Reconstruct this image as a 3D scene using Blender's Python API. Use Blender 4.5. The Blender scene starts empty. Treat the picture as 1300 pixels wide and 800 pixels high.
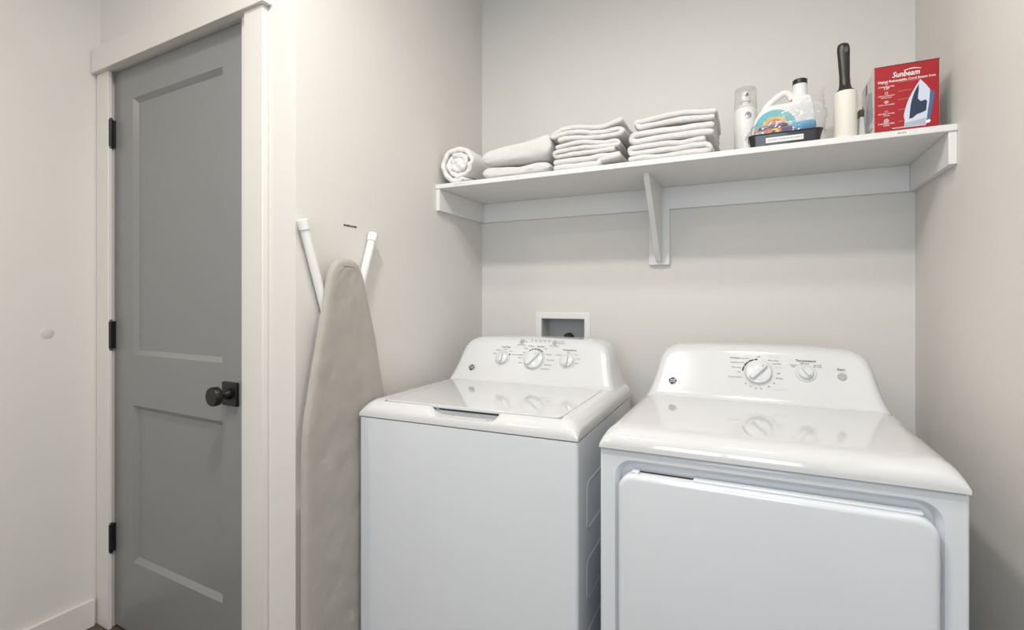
import bpy, bmesh, math, random
from mathutils import Vector, Matrix, noise
random.seed(7)
S = bpy.context.scene
COL = S.collection
PI = math.pi
R = math.radians

# ------------------------------------------------------------------ camera
FPX, HZ, YAW, HC = 641.0, 380.0, R(25.6), 1.212
cam = bpy.data.cameras.new('camera')
cam.lens = FPX / 1300 * 36.0
cam.sensor_width = 36.0
cam.shift_y = (HZ - 400.0) / 1300.0
cam.clip_start = 0.02
co = bpy.data.objects.new('camera', cam)
co.location = (0, 0, HC)
co.rotation_euler = (R(90), 0, YAW)
COL.objects.link(co)
S.camera = co
S.view_settings.view_transform = 'Standard'
S.view_settings.look = 'None'
S.view_settings.gamma = 1.0
S.view_settings.use_curve_mapping = False
S.view_settings.exposure = 0.16

# ------------------------------------------------------------------ light
W = bpy.data.worlds.new('world')
S.world = W
W.use_nodes = True
W.node_tree.nodes['Background'].inputs[0].default_value = (0.75, 0.86, 1.0, 1)
W.node_tree.nodes['Background'].inputs[1].default_value = 0.6


def area(name, loc, rot, sx, sy, power, col, shape='RECTANGLE'):
    l = bpy.data.lights.new(name, 'AREA')
    l.shape = shape
    l.size = sx
    l.size_y = sy
    l.energy = power
    l.color = col
    o = bpy.data.objects.new(name, l)
    o.location = loc
    o.rotation_euler = rot
    COL.objects.link(o)
    return o


# added area lamp for cool daylight through an assumed window behind the camera
area('added_daylight_lamp', (-0.20, -1.86, 1.55), (R(90), 0, 0), 1.15, 1.5, 30, (0.74, 0.87, 1.0))

# ------------------------------------------------------------------ helpers
# room constants (metres, camera stands at x=0,y=0)
YB = 2.06
XL, XR = -1.1415, 0.4762
YC = 0.999
DW = R(2.4)                     # slight turn of the door wall
XH = -2.2193
YH = 1.0438
ZC = 2.62
YF = -1.70


def PX(u, v, Y):
    a, b = (u - 650) / FPX, (HZ - v) / FPX
    c, s = math.cos(YAW), math.sin(YAW)
    x, y = c * a - s, s * a + c
    return x / y * Y, HC + b / y * Y


def link(o, parent=None):
    COL.objects.link(o)
    if parent is not None:
        o.parent = parent
    return o


def tag(o, label=None, cat=None, group=None, kind=None):
    if label: o['label'] = label
    if cat: o['category'] = cat
    if group: o['group'] = group
    if kind: o['kind'] = kind
    return o


def empty(name, loc=(0, 0, 0), rz=0, label=None, cat=None, group=None, kind=None, parent=None):
    o = bpy.data.objects.new(name, None)
    o.empty_display_size = 0.05
    o.location = loc
    o.rotation_euler = (0, 0, rz)
    link(o, parent)
    return tag(o, label, cat, group, kind)


class MB:
    def __init__(s):
        s.v, s.f, s.m = [], [], []

    def add(s, vs, fs, mi=0):
        b = len(s.v)
        s.v += [tuple(p) for p in vs]
        for f in fs:
            s.f.append([b + i for i in f])
            s.m.append(mi)
        return s

    def box(s, x0, x1, y0, y1, z0, z1, mi=0):
        vs = [(x, y, z) for z in (z0, z1) for y in (y0, y1) for x in (x0, x1)]
        return s.add(vs, [(0, 2, 3, 1), (4, 5, 7, 6), (0, 1, 5, 4), (2, 6, 7, 3), (0, 4, 6, 2), (1, 3, 7, 5)], mi)

    def prism(s, pts, axis, a0, a1, mi=0):
        """pts: closed polygon in the two other axes, extruded along axis"""
        n = len(pts)
        def P(p, a):
            return {'x': (a, p[0], p[1]), 'y': (p[0], a, p[1]), 'z': (p[0], p[1], a)}[axis]
        vs = [P(p, a0) for p in pts] + [P(p, a1) for p in pts]
        fs = [tuple(range(n)), tuple(range(2 * n - 1, n - 1, -1))]
        fs += [(i, (i + 1) % n, n + (i + 1) % n, n + i) for i in range(n)]
        return s.add(vs, fs, mi)

    def lathe(s, prof, seg=32, M=None, mi=0):
        """prof: (r, h) list about local z"""
        M = M or Matrix()
        vs, fs = [], []
        n = len(prof)
        for k in range(seg):
            a = 2 * PI * k / seg
            for r, h in prof:
                vs.append(M @ Vector((r * math.cos(a), r * math.sin(a), h)))
        for k in range(seg):
            k2 = (k + 1) % seg
            for i in range(n - 1):
                fs.append((k * n + i, k2 * n + i, k2 * n + i + 1, k * n + i + 1))
        return s.add(vs, fs, mi)

    def tube(s, pts, rad, seg=14, mi=0, cap=True):
        pts = [Vector(p) for p in pts]
        n = len(pts)
        rr = rad if isinstance(rad, (list, tuple)) else [rad] * n
        vs, fs = [], []
        up = Vector((0.123, 0.45, 0.88)).normalized()
        prev = None
        for i, p in enumerate(pts):
            t = (pts[min(i + 1, n - 1)] - pts[max(i - 1, 0)]).normalized()
            a = (up if prev is None else prev)
            a = (a - t * a.dot(t)).normalized()
            prev = a
            b = t.cross(a)
            for k in range(seg):
                th = 2 * PI * k / seg
                vs.append(p + (a * math.cos(th) + b * math.sin(th)) * rr[i])
        for i in range(n - 1):
            for k in range(seg):
                k2 = (k + 1) % seg
                fs.append((i * seg + k, i * seg + k2, (i + 1) * seg + k2, (i + 1) * seg + k))
        if cap:
            fs.append(tuple(range(seg - 1, -1, -1)))
            fs.append(tuple((n - 1) * seg + k for k in range(seg)))
        return s.add(vs, fs, mi)

    def text(s, body, size, org, right, up, align='CENTER', bold=0.0, mi=0, shear=0.0):
        c = bpy.data.curves.new('t', 'FONT')
        c.body = body
        c.size = size
        c.align_x = align
        c.align_y = 'CENTER'
        c.resolution_u = 2
        c.offset = bold
        c.shear = shear
        o = bpy.data.objects.new('t', c)
        me = o.to_mesh()
        right, up, org = Vector(right), Vector(up), Vector(org)
        vs = [org + right * v.co.x + up * v.co.y for v in me.vertices]
        fs = [tuple(p.vertices) for p in me.polygons]
        s.add(vs, fs, mi)
        o.to_mesh_clear()
        bpy.data.objects.remove(o)
        bpy.data.curves.remove(c)
        return s

    def build(s, name, mat, parent=None, smooth=False, bevel=0, seg=3, ang=35, subd=0, fix=True):
        me = bpy.data.meshes.new(name)
        me.from_pydata(s.v, [], s.f)
        mats = mat if isinstance(mat, (list, tuple)) else [mat]
        for m in mats:
            me.materials.append(MAT[m])
        for p, mi in zip(me.polygons, s.m):
            p.material_index = mi
        if fix:
            bm = bmesh.new()
            bm.from_mesh(me)
            bmesh.ops.remove_doubles(bm, verts=bm.verts, dist=1e-6)
            bmesh.ops.recalc_face_normals(bm, faces=bm.faces)
            bm.to_mesh(me)
            bm.free()
        o = bpy.data.objects.new(name, me)
        link(o, parent)
        if bevel:
            b = o.modifiers.new('bevel', 'BEVEL')
            b.width = bevel
            b.segments = seg
            b.limit_method = 'ANGLE'
            b.angle_limit = R(ang)
            b.harden_normals = False
            smooth = True
        if subd:
            b = o.modifiers.new('subd', 'SUBSURF')
            b.levels = b.render_levels = subd
            smooth = True
        if smooth:
            me.set_sharp_from_angle(angle=R(40)) if not subd else None
            me.shade_smooth() if subd else None
            if not subd:
                for p in me.polygons:
                    p.use_smooth = True
        return o


def box(name, x0, x1, y0, y1, z0, z1, mat, parent=None, bevel=0, seg=2):
    return MB().box(x0, x1, y0, y1, z0, z1).build(name, mat, parent, bevel=bevel, seg=seg)


def rrect(x0, x1, z0, z1, r, n=6):
    """rounded rectangle outline; r may be a 4-tuple (bl, br, tr, tl)"""
    if not isinstance(r, (tuple, list)):
        r = (r,) * 4
    out = []
    for (cx, cz, a0, rr) in ((x0 + r[0], z0 + r[0], PI, r[0]), (x1 - r[1], z0 + r[1], 1.5 * PI, r[1]),
                             (x1 - r[2], z1 - r[2], 0, r[2]), (x0 + r[3], z1 - r[3], .5 * PI, r[3])):
        for k in range(n + 1):
            a = a0 + .5 * PI * k / n
            out.append((cx + rr * math.cos(a), cz + rr * math.sin(a)))
    return out


def catmull(pts, n=6, closed=False):
    out = []
    N = len(pts)
    rng = range(N if closed else N - 1)
    for i in rng:
        g = (lambda k: pts[k % N]) if closed else (lambda k: pts[max(0, min(N - 1, k))])
        p0, p1, p2, p3 = g(i - 1), g(i), g(i + 1), g(i + 2)
        for k in range(n):
            t = k / n
            out.append(tuple(0.5 * (2 * b + (c - a) * t + (2 * a - 5 * b + 4 * c - d) * t * t + (3 * b - a - 3 * c + d) * t ** 3)
                             for a, b, c, d in zip(p0, p1, p2, p3)))
    if not closed:
        out.append(tuple(pts[-1]))
    return out


# ------------------------------------------------------------------ materials
MAT = {}


def mat(name, col, rough=.5, metal=0, bump=None, coat=0, spec=.5, vary=None, emit=None, sheen=0):
    m = bpy.data.materials.new(name)
    m.use_nodes = True
    nt = m.node_tree
    b = nt.nodes['Principled BSDF']
    b.inputs['Base Color'].default_value = (*col, 1)
    b.inputs['Roughness'].default_value = rough
    b.inputs['Metallic'].default_value = metal
    b.inputs['Specular IOR Level'].default_value = spec
    b.inputs['Coat Weight'].default_value = coat
    b.inputs['Coat Roughness'].default_value = .06
    b.inputs['Sheen Weight'].default_value = sheen
    tc = nt.nodes.new('ShaderNodeTexCoord')
    if vary:            # (scale, amount): soft colour mottling of the thing itself
        nz = nt.nodes.new('ShaderNodeTexNoise')
        nz.inputs['Scale'].default_value = vary[0]
        nz.inputs['Detail'].default_value = 4
        nt.links.new(tc.outputs['Object'], nz.inputs['Vector'])
        mx = nt.nodes.new('ShaderNodeMix')
        mx.data_type = 'RGBA'
        k = vary[1]
        mx.inputs[6].default_value = (*[c * (1 - k) for c in col], 1)
        mx.inputs[7].default_value = (*[min(1, c * (1 + k)) for c in col], 1)
        nt.links.new(nz.outputs['Fac'], mx.inputs[0])
        nt.links.new(mx.outputs[2], b.inputs['Base Color'])
    if bump:            # list of (scale, strength, distance)
        last = None
        for sc, st, di in bump:
            nz = nt.nodes.new('ShaderNodeTexNoise')
            nz.inputs['Scale'].default_value = sc
            nz.inputs['Detail'].default_value = 3
            nt.links.new(tc.outputs['Object'], nz.inputs['Vector'])
            bp = nt.nodes.new('ShaderNodeBump')
            bp.inputs['Strength'].default_value = st
            bp.inputs['Distance'].default_value = di
            nt.links.new(nz.outputs['Fac'], bp.inputs['Height'])
            if last:
                nt.links.new(last.outputs[0], bp.inputs['Normal'])
            last = bp
        nt.links.new(last.outputs[0], b.inputs['Normal'])
    if emit:
        b.inputs['Emission Color'].default_value = (*emit[0], 1)
        b.inputs['Emission Strength'].default_value = emit[1]
    MAT[name] = m
    return m


mat('wall_paint', (.705, .688, .658), .55, bump=[(220, .12, .002), (18, .06, .004)], vary=(3, .012))
mat('ceiling_paint', (.82, .81, .79), .7, bump=[(150, .15, .002)])
mat('trim_paint', (.69, .672, .638), .32, bump=[(40, .03, .001)])
mat('shelf_paint', (.76, .755, .745), .35, bump=[(60, .03, .001)])
mat('door_paint', (.228, .233, .236), .30, bump=[(90, .03, .001)], vary=(5, .02))
mat('black_metal', (.012, .012, .013), .38, metal=.3)
mat('floor_wood', (.09, .065, .045), .4, bump=[(12, .1, .002)], vary=(6, .15))
mat('enamel', (.68, .71, .745), .22, coat=.5)
mat('cabinet_side', (.76, .775, .79), .3, coat=.2)
mat('plastic_white', (.635, .645, .655), .06, coat=.7)
mat('console_white', (.645, .655, .665), .14, coat=.3)
mat('knob_white', (.66, .68, .70), .15, coat=.6)
mat('knob_grip', (.60, .62, .64), .2, coat=.5)
mat('knob_skirt', (.58, .60, .62), .25)
mat('print_black', (.03, .03, .035), .6)
mat('print_grey', (.33, .33, .34), .6)
mat('print_pale', (.55, .55, .56), .6)
mat('button_grey', (.36, .37, .38), .45)
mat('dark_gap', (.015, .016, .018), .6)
mat('rubber', (.02, .02, .02), .6)
mat('box_grey', (.46, .47, .48), .35)
mat('box_plastic', (.80, .80, .79), .3)
mat('linen', (.385, .36, .325), .9, bump=[(900, .5, .001), (14, .35, .012), (45, .2, .004)], vary=(9, .05), sheen=.3)
mat('leg_white', (.83, .82, .81), .3)
mat('towel', (.88, .87, .855), .95, bump=[(420, 1.0, .005), (60, .45, .007)], vary=(40, .03), sheen=.5)
mat('sheet', (.83, .815, .795), .9, bump=[(40, .4, .006), (500, .2, .001)], sheen=.3)
mat('bottle_white', (.83, .83, .82), .28, coat=.2)
mat('label_teal', (.16, .50, .57), .3)
mat('label_yellow', (.85, .60, .08), .3)
mat('label_orange', (.72, .20, .07), .3)
mat('label_white', (.82, .83, .84), .5)
mat('logo_blue', (.04, .06, .10), .4)
mat('brown', (.10, .055, .04), .5)
mat('tray_black', (.012, .012, .014), .28, coat=.3)
mat('packet_blue', (.05, .36, .66), .25, bump=[(50, .6, .006)])
mat('packet_navy', (.035, .06, .2), .3)
mat('packet_orange', (.70, .14, .04), .3)
mat('packet_red', (.33, .015, .02), .3)
mat('roller_sheet', (.78, .75, .68), .5)
mat('roller_handle', (.02, .017, .016), .38)
mat('carton_red', (.36, .006, .012), .32, coat=.05, vary=(12, .05))
mat('carton_white', (.74, .74, .73), .5)
mat('carton_dark', (.12, .02, .02), .5)
mat('iron_pale', (.60, .66, .78), .3)
mat('iron_navy', (.02, .035, .075), .3)
mat('iron_blue', (.05, .14, .27), .3)
mat('iron_grey', (.40, .45, .53), .4)
mat('print_white', (.86, .86, .86), .5)
mat('print_pink', (.72, .28, .26), .5)
mat('lamp_glow', (.9, .9, .9), .5, emit=((1.0, .95, .88), 290.0))  # assumed ceiling lamps glow with this and the next two materials
mat('lamp_glow_soft', (.9, .9, .9), .5, emit=((1.0, .95, .88), 130.0))
mat('lamp_warm', (.9, .9, .9), .5, emit=((1.0, .82, .64), 170.0))
mat('hole_dark', (.07, .065, .06), .5)
mat('bumper', (.63, .61, .575), .4)

# clear film / clear cap: mostly see-through, a little milky, with a mirror-like sheen
def film(name, tint, milk, gloss, rough):
    m = bpy.data.materials.new(name)
    m.use_nodes = True
    nt = m.node_tree
    nt.nodes.remove(nt.nodes['Principled BSDF'])
    out = nt.nodes['Material Output']
    tr = nt.nodes.new('ShaderNodeBsdfTransparent')
    tr.inputs[0].default_value = (*tint, 1)
    df = nt.nodes.new('ShaderNodeBsdfDiffuse')
    df.inputs[0].default_value = (.85, .85, .85, 1)
    tl = nt.nodes.new('ShaderNodeBsdfTranslucent')
    tl.inputs[0].default_value = (.85, .85, .85, 1)
    dm = nt.nodes.new('ShaderNodeMixShader')
    dm.inputs[0].default_value = .5
    nt.links.new(df.outputs[0], dm.inputs[1])
    nt.links.new(tl.outputs[0], dm.inputs[2])
    m1 = nt.nodes.new('ShaderNodeMixShader')
    m1.inputs[0].default_value = milk
    nt.links.new(tr.outputs[0], m1.inputs[1])
    nt.links.new(dm.outputs[0], m1.inputs[2])
    gl = nt.nodes.new('ShaderNodeBsdfGlossy')
    gl.inputs['Roughness'].default_value = rough
    mx = nt.nodes.new('ShaderNodeMixShader')
    lw = nt.nodes.new('ShaderNodeLayerWeight')
    lw.inputs[0].default_value = .12
    mu = nt.nodes.new('ShaderNodeMath')
    mu.operation = 'MULTIPLY_ADD'
    mu.inputs[1].default_value = .35
    mu.inputs[2].default_value = gloss
    nt.links.new(lw.outputs['Fresnel'], mu.inputs[0])
    nt.links.new(mu.outputs[0], mx.inputs[0])
    nt.links.new(m1.outputs[0], mx.inputs[1])
    nt.links.new(gl.outputs[0], mx.inputs[2])
    nt.links.new(mx.outputs[0], out.inputs[0])
    MAT[name] = m


film('clear_film', (.97, .97, .97), .10, .05, .12)
film('clear_cap', (.96, .96, .95), .16, .03, .10)

# ------------------------------------------------------------------ setting
def struct(o, label, cat):
    return tag(o, label, cat, kind='structure')


struct(box('floor', XH - .15, XR + .15, YF - .15, YB + .15, -.06, 0, 'floor_wood'),
       'brown floor under the washer and the grey door', 'floor')
struct(box('ceiling', XH - .15, XR + .15, YF - .15, YB + .15, ZC, ZC + .06, 'ceiling_paint'),
       'plain white ceiling above the laundry alcove', 'ceiling')
# back wall with the opening of the recessed supply box
bx0, bx1, bz0, bz1 = -.842, -.646, .99, 1.128
mb = MB()
mb.box(XL - .12, bx0, YB, YB + .12, 0, ZC).box(bx1, XR + .12, YB, YB + .12, 0, ZC)
mb.box(bx0, bx1, YB, YB + .12, 0, bz0).box(bx0, bx1, YB, YB + .12, bz1, ZC)
struct(mb.build('wall_back', 'wall_paint', fix=False), 'off-white back wall of the laundry alcove behind the machines', 'wall')
struct(box('wall_right', XR, XR + .12, YF, YB, 0, ZC, 'wall_paint'), 'off-white wall to the right of the dryer', 'wall')
# left alcove wall, its front end forms the outside corner with the door wall
ca, sa = math.cos(DW), math.sin(DW)


def DWP(s, off=0.0):
    """door-wall plane: s metres to the left of the outside corner, off towards the room"""
    return XL - s * ca - sa * off, YC + s * sa - ca * off


struct(MB().prism([(XL, YC + .0003), (XL, YB), (XL - .1, YB), (XL - .1, YC + .0050)], 'z', 0, ZC).build('wall_left', 'wall_paint'),
       'off-white left alcove wall behind the ironing board', 'wall')
DR0, DR1, DTOP = .222, 1.012, 2.062       # rough opening (s, s, height)
dwall = MB()
dwall.box(-DR0, -.004, 0, .10, 0, ZC).box(-1.10, -DR1, 0, .10, 0, ZC).box(-DR1, -DR0, 0, .10, DTOP, ZC)
o = dwall.build('wall_door', 'wall_paint', fix=False)
o.location = (XL, YC, 0)
o.rotation_euler = (0, 0, -DW)
struct(o, 'off-white wall around the grey panel door', 'wall')
struct(box('wall_hall', XH - .12, XH, YF, YH + .1, 0, ZC, 'wall_paint'), 'off-white hall wall beside the door hinges', 'wall')
# room behind the door so that nothing shines through the gaps
struct(box('wall_closet', XH - .12, XL - .05, 1.35, 1.41, 0, ZC, 'wall_paint'), 'wall of the dark closet behind the grey door', 'wall')
# wall behind the camera with an assumed, unseen window opening for cool light
wx0, wx1, wz0, wz1 = -.75, .35, .85, 2.2
mb = MB()
mb.box(XH - .12, wx0, YF - .12, YF, 0, ZC).box(wx1, XR + .12, YF - .12, YF, 0, ZC)
mb.box(wx0, wx1, YF - .12, YF, 0, wz0).box(wx0, wx1, YF - .12, YF, wz1, ZC)
struct(mb.build('wall_front', 'wall_paint', fix=False), 'off-white wall with the assumed window facing the laundry alcove', 'wall')
win = empty('assumed_window_1', ((wx0 + wx1) / 2, YF - .06, wz0), kind='structure',  # assumed window, never in view, in front of the added daylight lamp
            label='assumed white framed window facing the laundry alcove', cat='window')
hw = (wx1 - wx0) / 2
hh = wz1 - wz0
for a in ((-hw, -hw + .05, 0, hh), (hw - .05, hw, 0, hh), (-hw + .05, hw - .05, 0, .05), (-hw + .05, hw - .05, hh - .05, hh), (-.02, .02, .05, hh - .05)):
    box('assumed_window_frame', a[0], a[1], -.025, .025, a[2], a[3], 'trim_paint', win, bevel=.003)

# baseboards
struct(box('baseboard_left', XH, XH + .015, YF, YH - .022, 0, .100, 'trim_paint', bevel=.003), 'off-white baseboard along the hall wall', 'baseboard')
struct(box('baseboard_right', XR - .015, XR, YF, YB, 0, .100, 'trim_paint', bevel=.003), 'off-white baseboard along the wall beside the dryer', 'baseboard')
struct(box('baseboard_back', XL + .015, XR - .015, YB - .015, YB, 0, .100, 'trim_paint', bevel=.003), 'off-white baseboard on the alcove back wall', 'baseboard')

# ------------------------------------------------------------------ door, casing, hinges (local: x = -s, y into the wall)
def door_local(name, **k):
    return empty(name, (XL, YC, 0), -DW, **k)


def at_wall(o):
    o.location = (XL, YC, 0)
    o.rotation_euler = (0, 0, -DW)
    return o


struct(at_wall(box('trim_1', -1.0745, -.989, -.013, 0, 0, 2.050, 'trim_paint', bevel=.002)), 'off-white flat side casing on the hinge side of the grey door', 'casing')
struct(at_wall(box('trim_2', -.198, -.114, -.019, 0, 0, 2.050, 'trim_paint', bevel=.002)), 'off-white flat side casing on the knob side of the grey door', 'casing')
struct(at_wall(box('trim_3', -1.0745, -.098, -.030, 0, 2.050, 2.139, 'trim_paint', bevel=.002)), 'off-white thick head casing over the grey door', 'casing')
jamb = door_local('trim_4', kind='structure', label='off-white door jamb lining around the grey door', cat='jamb')
DL, DRr, DZ0, DZ1 = .999, .237, .010, 2.048
box('jamb_side', -DR1, -DL - .003, -.001, .10, 0, DTOP, 'trim_paint', jamb)
box('jamb_side', -DRr + .003, -DR0, -.001, .10, 0, DTOP, 'trim_paint', jamb)
box('jamb_head', -DL - .003, -DRr + .003, -.001, .10, DZ1 + .004, DTOP, 'trim_paint', jamb)
box('door_stop', -DL - .003, -DL + .012, .052, .066, 0, DZ1, 'trim_paint', jamb)
box('door_stop', -DRr - .012, -DRr + .003, .052, .066, 0, DZ1, 'trim_paint', jamb)
box('door_stop', -DL + .012, -DRr - .012, .052, .066, DZ1 - .012, DZ1 + .003, 'trim_paint', jamb)

door = door_local('door_1', kind='structure', label='grey two-panel shaker door with black knob and black hinges', cat='door')
y0, y1 = .012, .050
P0, P1 = .872, .347
def beveled_member(name, x0, x1, z0, z1):
    return box(name, x0, x1, y0, y1, z0, z1, 'door_paint', door, bevel=.0015)
box('stile', -DL, -P0, y0, y1, DZ0, DZ1, 'door_paint', door)
box('stile', -P1, -DRr, y0, y1, DZ0, DZ1, 'door_paint', door)
for za, zb in ((DZ0, .268), (.832, 1.014), (1.935, DZ1)):
    box('rail', -P0, -P1, y0, y1, za, zb, 'door_paint', door)
for za, zb in ((.268, .832), (1.014, 1.935)):
    # recessed flat panel with a sloped sticking all around
    a0, a1 = -P0, -P1
    i, dp = .016, .013
    vs = [(a0, y0, za), (a1, y0, za), (a1, y0, zb), (a0, y0, zb),
          (a0 + i, y0 + dp, za + i), (a1 - .003, y0 + dp, za + i), (a1 - .003, y0 + dp, zb - i), (a0 + i, y0 + dp, zb - i)]
    MB().add(vs, [(0, 1, 5, 4), (1, 2, 6, 5), (2, 3, 7, 6), (3, 0, 4, 7), (4, 5, 6, 7)]).build('panel', 'door_paint', door, fix=False)
# hinges
for zh in (1.822, 1.081, .335):
    h = MB().tube([(-.9925, -.004, zh - .05), (-.9925, -.004, zh + .05)], .0085, 12).build('hinge', 'black_metal', door, smooth=True)
    MB().box(-.996, -.989, .002, .0118, zh - .05, zh + .05).build('hinge_leaf', 'black_metal', h)
    for dz in (-.056, .052):
        MB().tube([(-.9925, -.004, zh + dz), (-.9925, -.004, zh + dz + .004)], .0065, 10).build('hinge_tip', 'black_metal', h)
    for dz in (-.03, -.01, .01, .03):
        MB().tube([(-.9925, -.004, zh + dz - .0008), (-.9925, -.004, zh + dz + .0008)], .0089, 12).build('hinge_joint', 'dark_gap', h)
# knob
kx, kz = -.3005, .923
k = box('door_knob', kx - .036, kx + .036, .002, .012, kz - .036, kz + .036, 'black_metal', door, bevel=.002)
k.name = 'knob_rose'
kb = MB()
prof = [(.016, 0), (.016, .008), (.0115, .014), (.0115, .026), (.015, .030), (.0255, .033), (.0285, .036), (.0285, .052), (.0265, .055), (0, .0555)]
Mk = Matrix.Translation((kx, .002, kz)) @ Matrix.Rotation(R(90), 4, 'X')
kb.lathe(prof, 36, Mk)
kb.build('door_knob', 'black_metal', door, smooth=True)

# ------------------------------------------------------------------ assumed ceiling lamps, out of view
def assumed_downlight(loc, mname, label):
    t = empty('assumed_ceiling_light', loc, label=label, cat='ceiling light')
    MB().lathe([(.085, 0), (.105, 0), (.11, -.006), (.108, -.012), (.085, -.012), (.085, 0)], 40).build('trim_ring', 'trim_paint', t, smooth=True)
    MB().lathe([(0, -.008), (.086, -.008)], 40).build('diffuser', mname, t)
    return t


assumed_downlight((-.64, .38, ZC), 'lamp_glow', 'assumed round recessed ceiling light in front of the washer')
assumed_downlight((-.02, .74, ZC), 'lamp_glow_soft', 'assumed round recessed ceiling light in front of the dryer')
assumed_downlight((-1.55, -.65, ZC), 'lamp_warm', 'assumed round recessed ceiling light near the hall wall')

# ------------------------------------------------------------------ shelf
SZ, ST, SY = 1.668, .018, 1.677
sh = empty('wall_shelf', ((XL + XR) / 2, YB, SZ - ST - .087), label='long white wall shelf on cleats and a bracket above both machines', cat='shelf')
ox, oy, oz = sh.location


def sbox(name, x0, x1, y0, y1, z0, z1, bevel=.0015, parent=sh):
    return box(name, x0 - ox, x1 - ox, y0 - oy, y1 - oy, z0 - oz, z1 - oz, 'shelf_paint', parent, bevel)


board = sbox('shelf_board', XL, XR, SY, YB, SZ - ST, SZ)
cz1 = SZ - ST
cz0 = cz1 - .086
sbox('cleat', XL + .018, XR - .018, YB - .018, YB, cz0, cz1)
sbox('cleat', XL, XL + .018, SY + .004, YB, cz0, cz1)
sbox('cleat', XR - .018, XR, SY + .004, YB, cz0, cz1)
pxl, _ = PX(824, 336, YB - .018)
pxr, pzb = PX(850, 336, YB - .018)
sbox('bracket_plate', pxl, pxr, YB - .0195, YB, pzb, cz1)
bxm = (pxl + pxr) / 2
g = MB()
yb_ = YB - .0195
pts = [(yb_ - oy, pzb + .012 - oz), (yb_ - oy, cz1 - oz), (SY + .10 - oy, cz1 - oz), (SY + .10 - oy, cz1 - .012 - oz), (yb_ - .022 - oy, pzb + .012 - oz)]
g.prism(pts, 'x', bxm - .010 - ox, bxm + .010 - ox)
g.build('bracket_gusset', 'shelf_paint', sh, bevel=.0015)
# little printed labels along the front edge of the shelf
for (u0, u1, v, txt) in ((575.5, 591.5, 233.4, 'QUEEN SHEET SET'), (638, 660, 225.5, 'EXTRA BATH TOWELS'),
                         (777, 797, 208.5, 'BATH TOWELS'), (1139.5, 1150.5, 166.6, 'IRON')):
    xa, za = PX(u0, v, SY)
    xb, zb = PX(u1, v, SY)
    za = SZ - ST / 2
    lb = sbox('label_sticker', xa - .006, xb + .006, SY - .0005, SY, za - .0055, za + .0055, 0, board)
    lb.data.materials[0] = MAT['label_white']
    w = xb - xa
    m = MB().text(txt, 1, (0, 0, 0), (1, 0, 0), (0, 0, 1))
    ext = max(p[0] for p in m.v) - min(p[0] for p in m.v)
    MB().text(txt, w / ext, ((xa + xb) / 2 - ox, SY - .0008 - oy, za - oz), (1, 0, 0), (0, 0, 1)).build('lettering', 'print_black' if txt == 'IRON' else 'print_grey', board, fix=False)

# label on the alcove wall above the board
lab = MB()
txt = 'IRONING BOARD'
m = MB().text(txt, 1, (0, 0, 0), (0, 1, 0), (0, 0, 1))
ext = max(p[1] for p in m.v) - min(p[1] for p in m.v)
lz = 1.441
lab.text(txt, .056 / ext, (0, 0, 0), (0, 1, 0), (0, 0, 1), bold=.0006)
root = empty('wall_label', (XL, 1.2085, lz), label='small clear label reading IRONING BOARD on the alcove wall', cat='label')
MB().box(0, .0004, -.032, .032, -.005, .005).build('label_strip', 'wall_paint', root)
o = lab.build('lettering', 'print_black', root, fix=False)
o.location = (.0007, 0, 0)

# faint round wall plate on the hall wall
o = MB().lathe([(0, .0015), (.018, .0015), (.0192, .001), (.0195, 0)], 28, Matrix.Rotation(R(90), 4, 'Y')).build('wall_bumper', 'bumper', smooth=True)
o.location = (XH, .886, 1.094)
tag(o, 'small round painted bumper disc on the hall wall', 'wall bumper')

# ------------------------------------------------------------------ supply box in the back wall
sb = empty('outlet_box', ((bx0 + bx1) / 2, YB, bz0), label='white framed recessed water supply box behind the washer', cat='outlet box')
cx = (bx0 + bx1) / 2
hwid = (bx1 - bx0) / 2
hb = bz1 - bz0
fo = .026
for a in ((-hwid - fo, -hwid, -fo, hb + fo), (hwid, hwid + fo, -fo, hb + fo), (-hwid, hwid, hb, hb + fo), (-hwid, hwid, -fo, 0)):
    box('frame', a[0], a[1], -.006, 0, a[2], a[3], 'box_plastic', sb, bevel=.0015)
w_ = .002
mb = MB()
mb.box(-hwid, -hwid + w_, 0, .09, 0, hb).box(hwid - w_, hwid, 0, .09, 0, hb).box(-hwid, hwid, .088, .09, 0, hb)
mb.box(-hwid, hwid, 0, .09, 0, w_).box(-hwid, hwid, 0, .09, hb - w_, hb)
mb.build('recess', 'box_grey', sb, fix=False)
MB().lathe([(0, .03), (.016, .03), (.02, .024), (.021, 0)], 24, Matrix.Translation((.010, .06, .054)) @ Matrix.Rotation(R(90), 4, 'X')).build('valve_handle', 'rubber', sb, smooth=True)
MB().tube([(.010, .085, .054), (.010, .04, .054)], .008, 12).build('valve_stem', 'box_grey', sb, smooth=True)

# ------------------------------------------------------------------ washer and dryer
OUT = [(.013, .893), (.021, .906), (.033, .938), (.043, .975), (.050, 1.008), (.062, 1.037), (.080, 1.052), (.108, 1.0615), (.19, 1.066), (.343, 1.068)]
WID = .686
SLOPE = .55
UPV = Vector((0, SLOPE, 1)).normalized()
NRM = Vector((0, -1, SLOPE)).normalized()
RT = Vector((1, 0, 0))
ZB = .906


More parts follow.
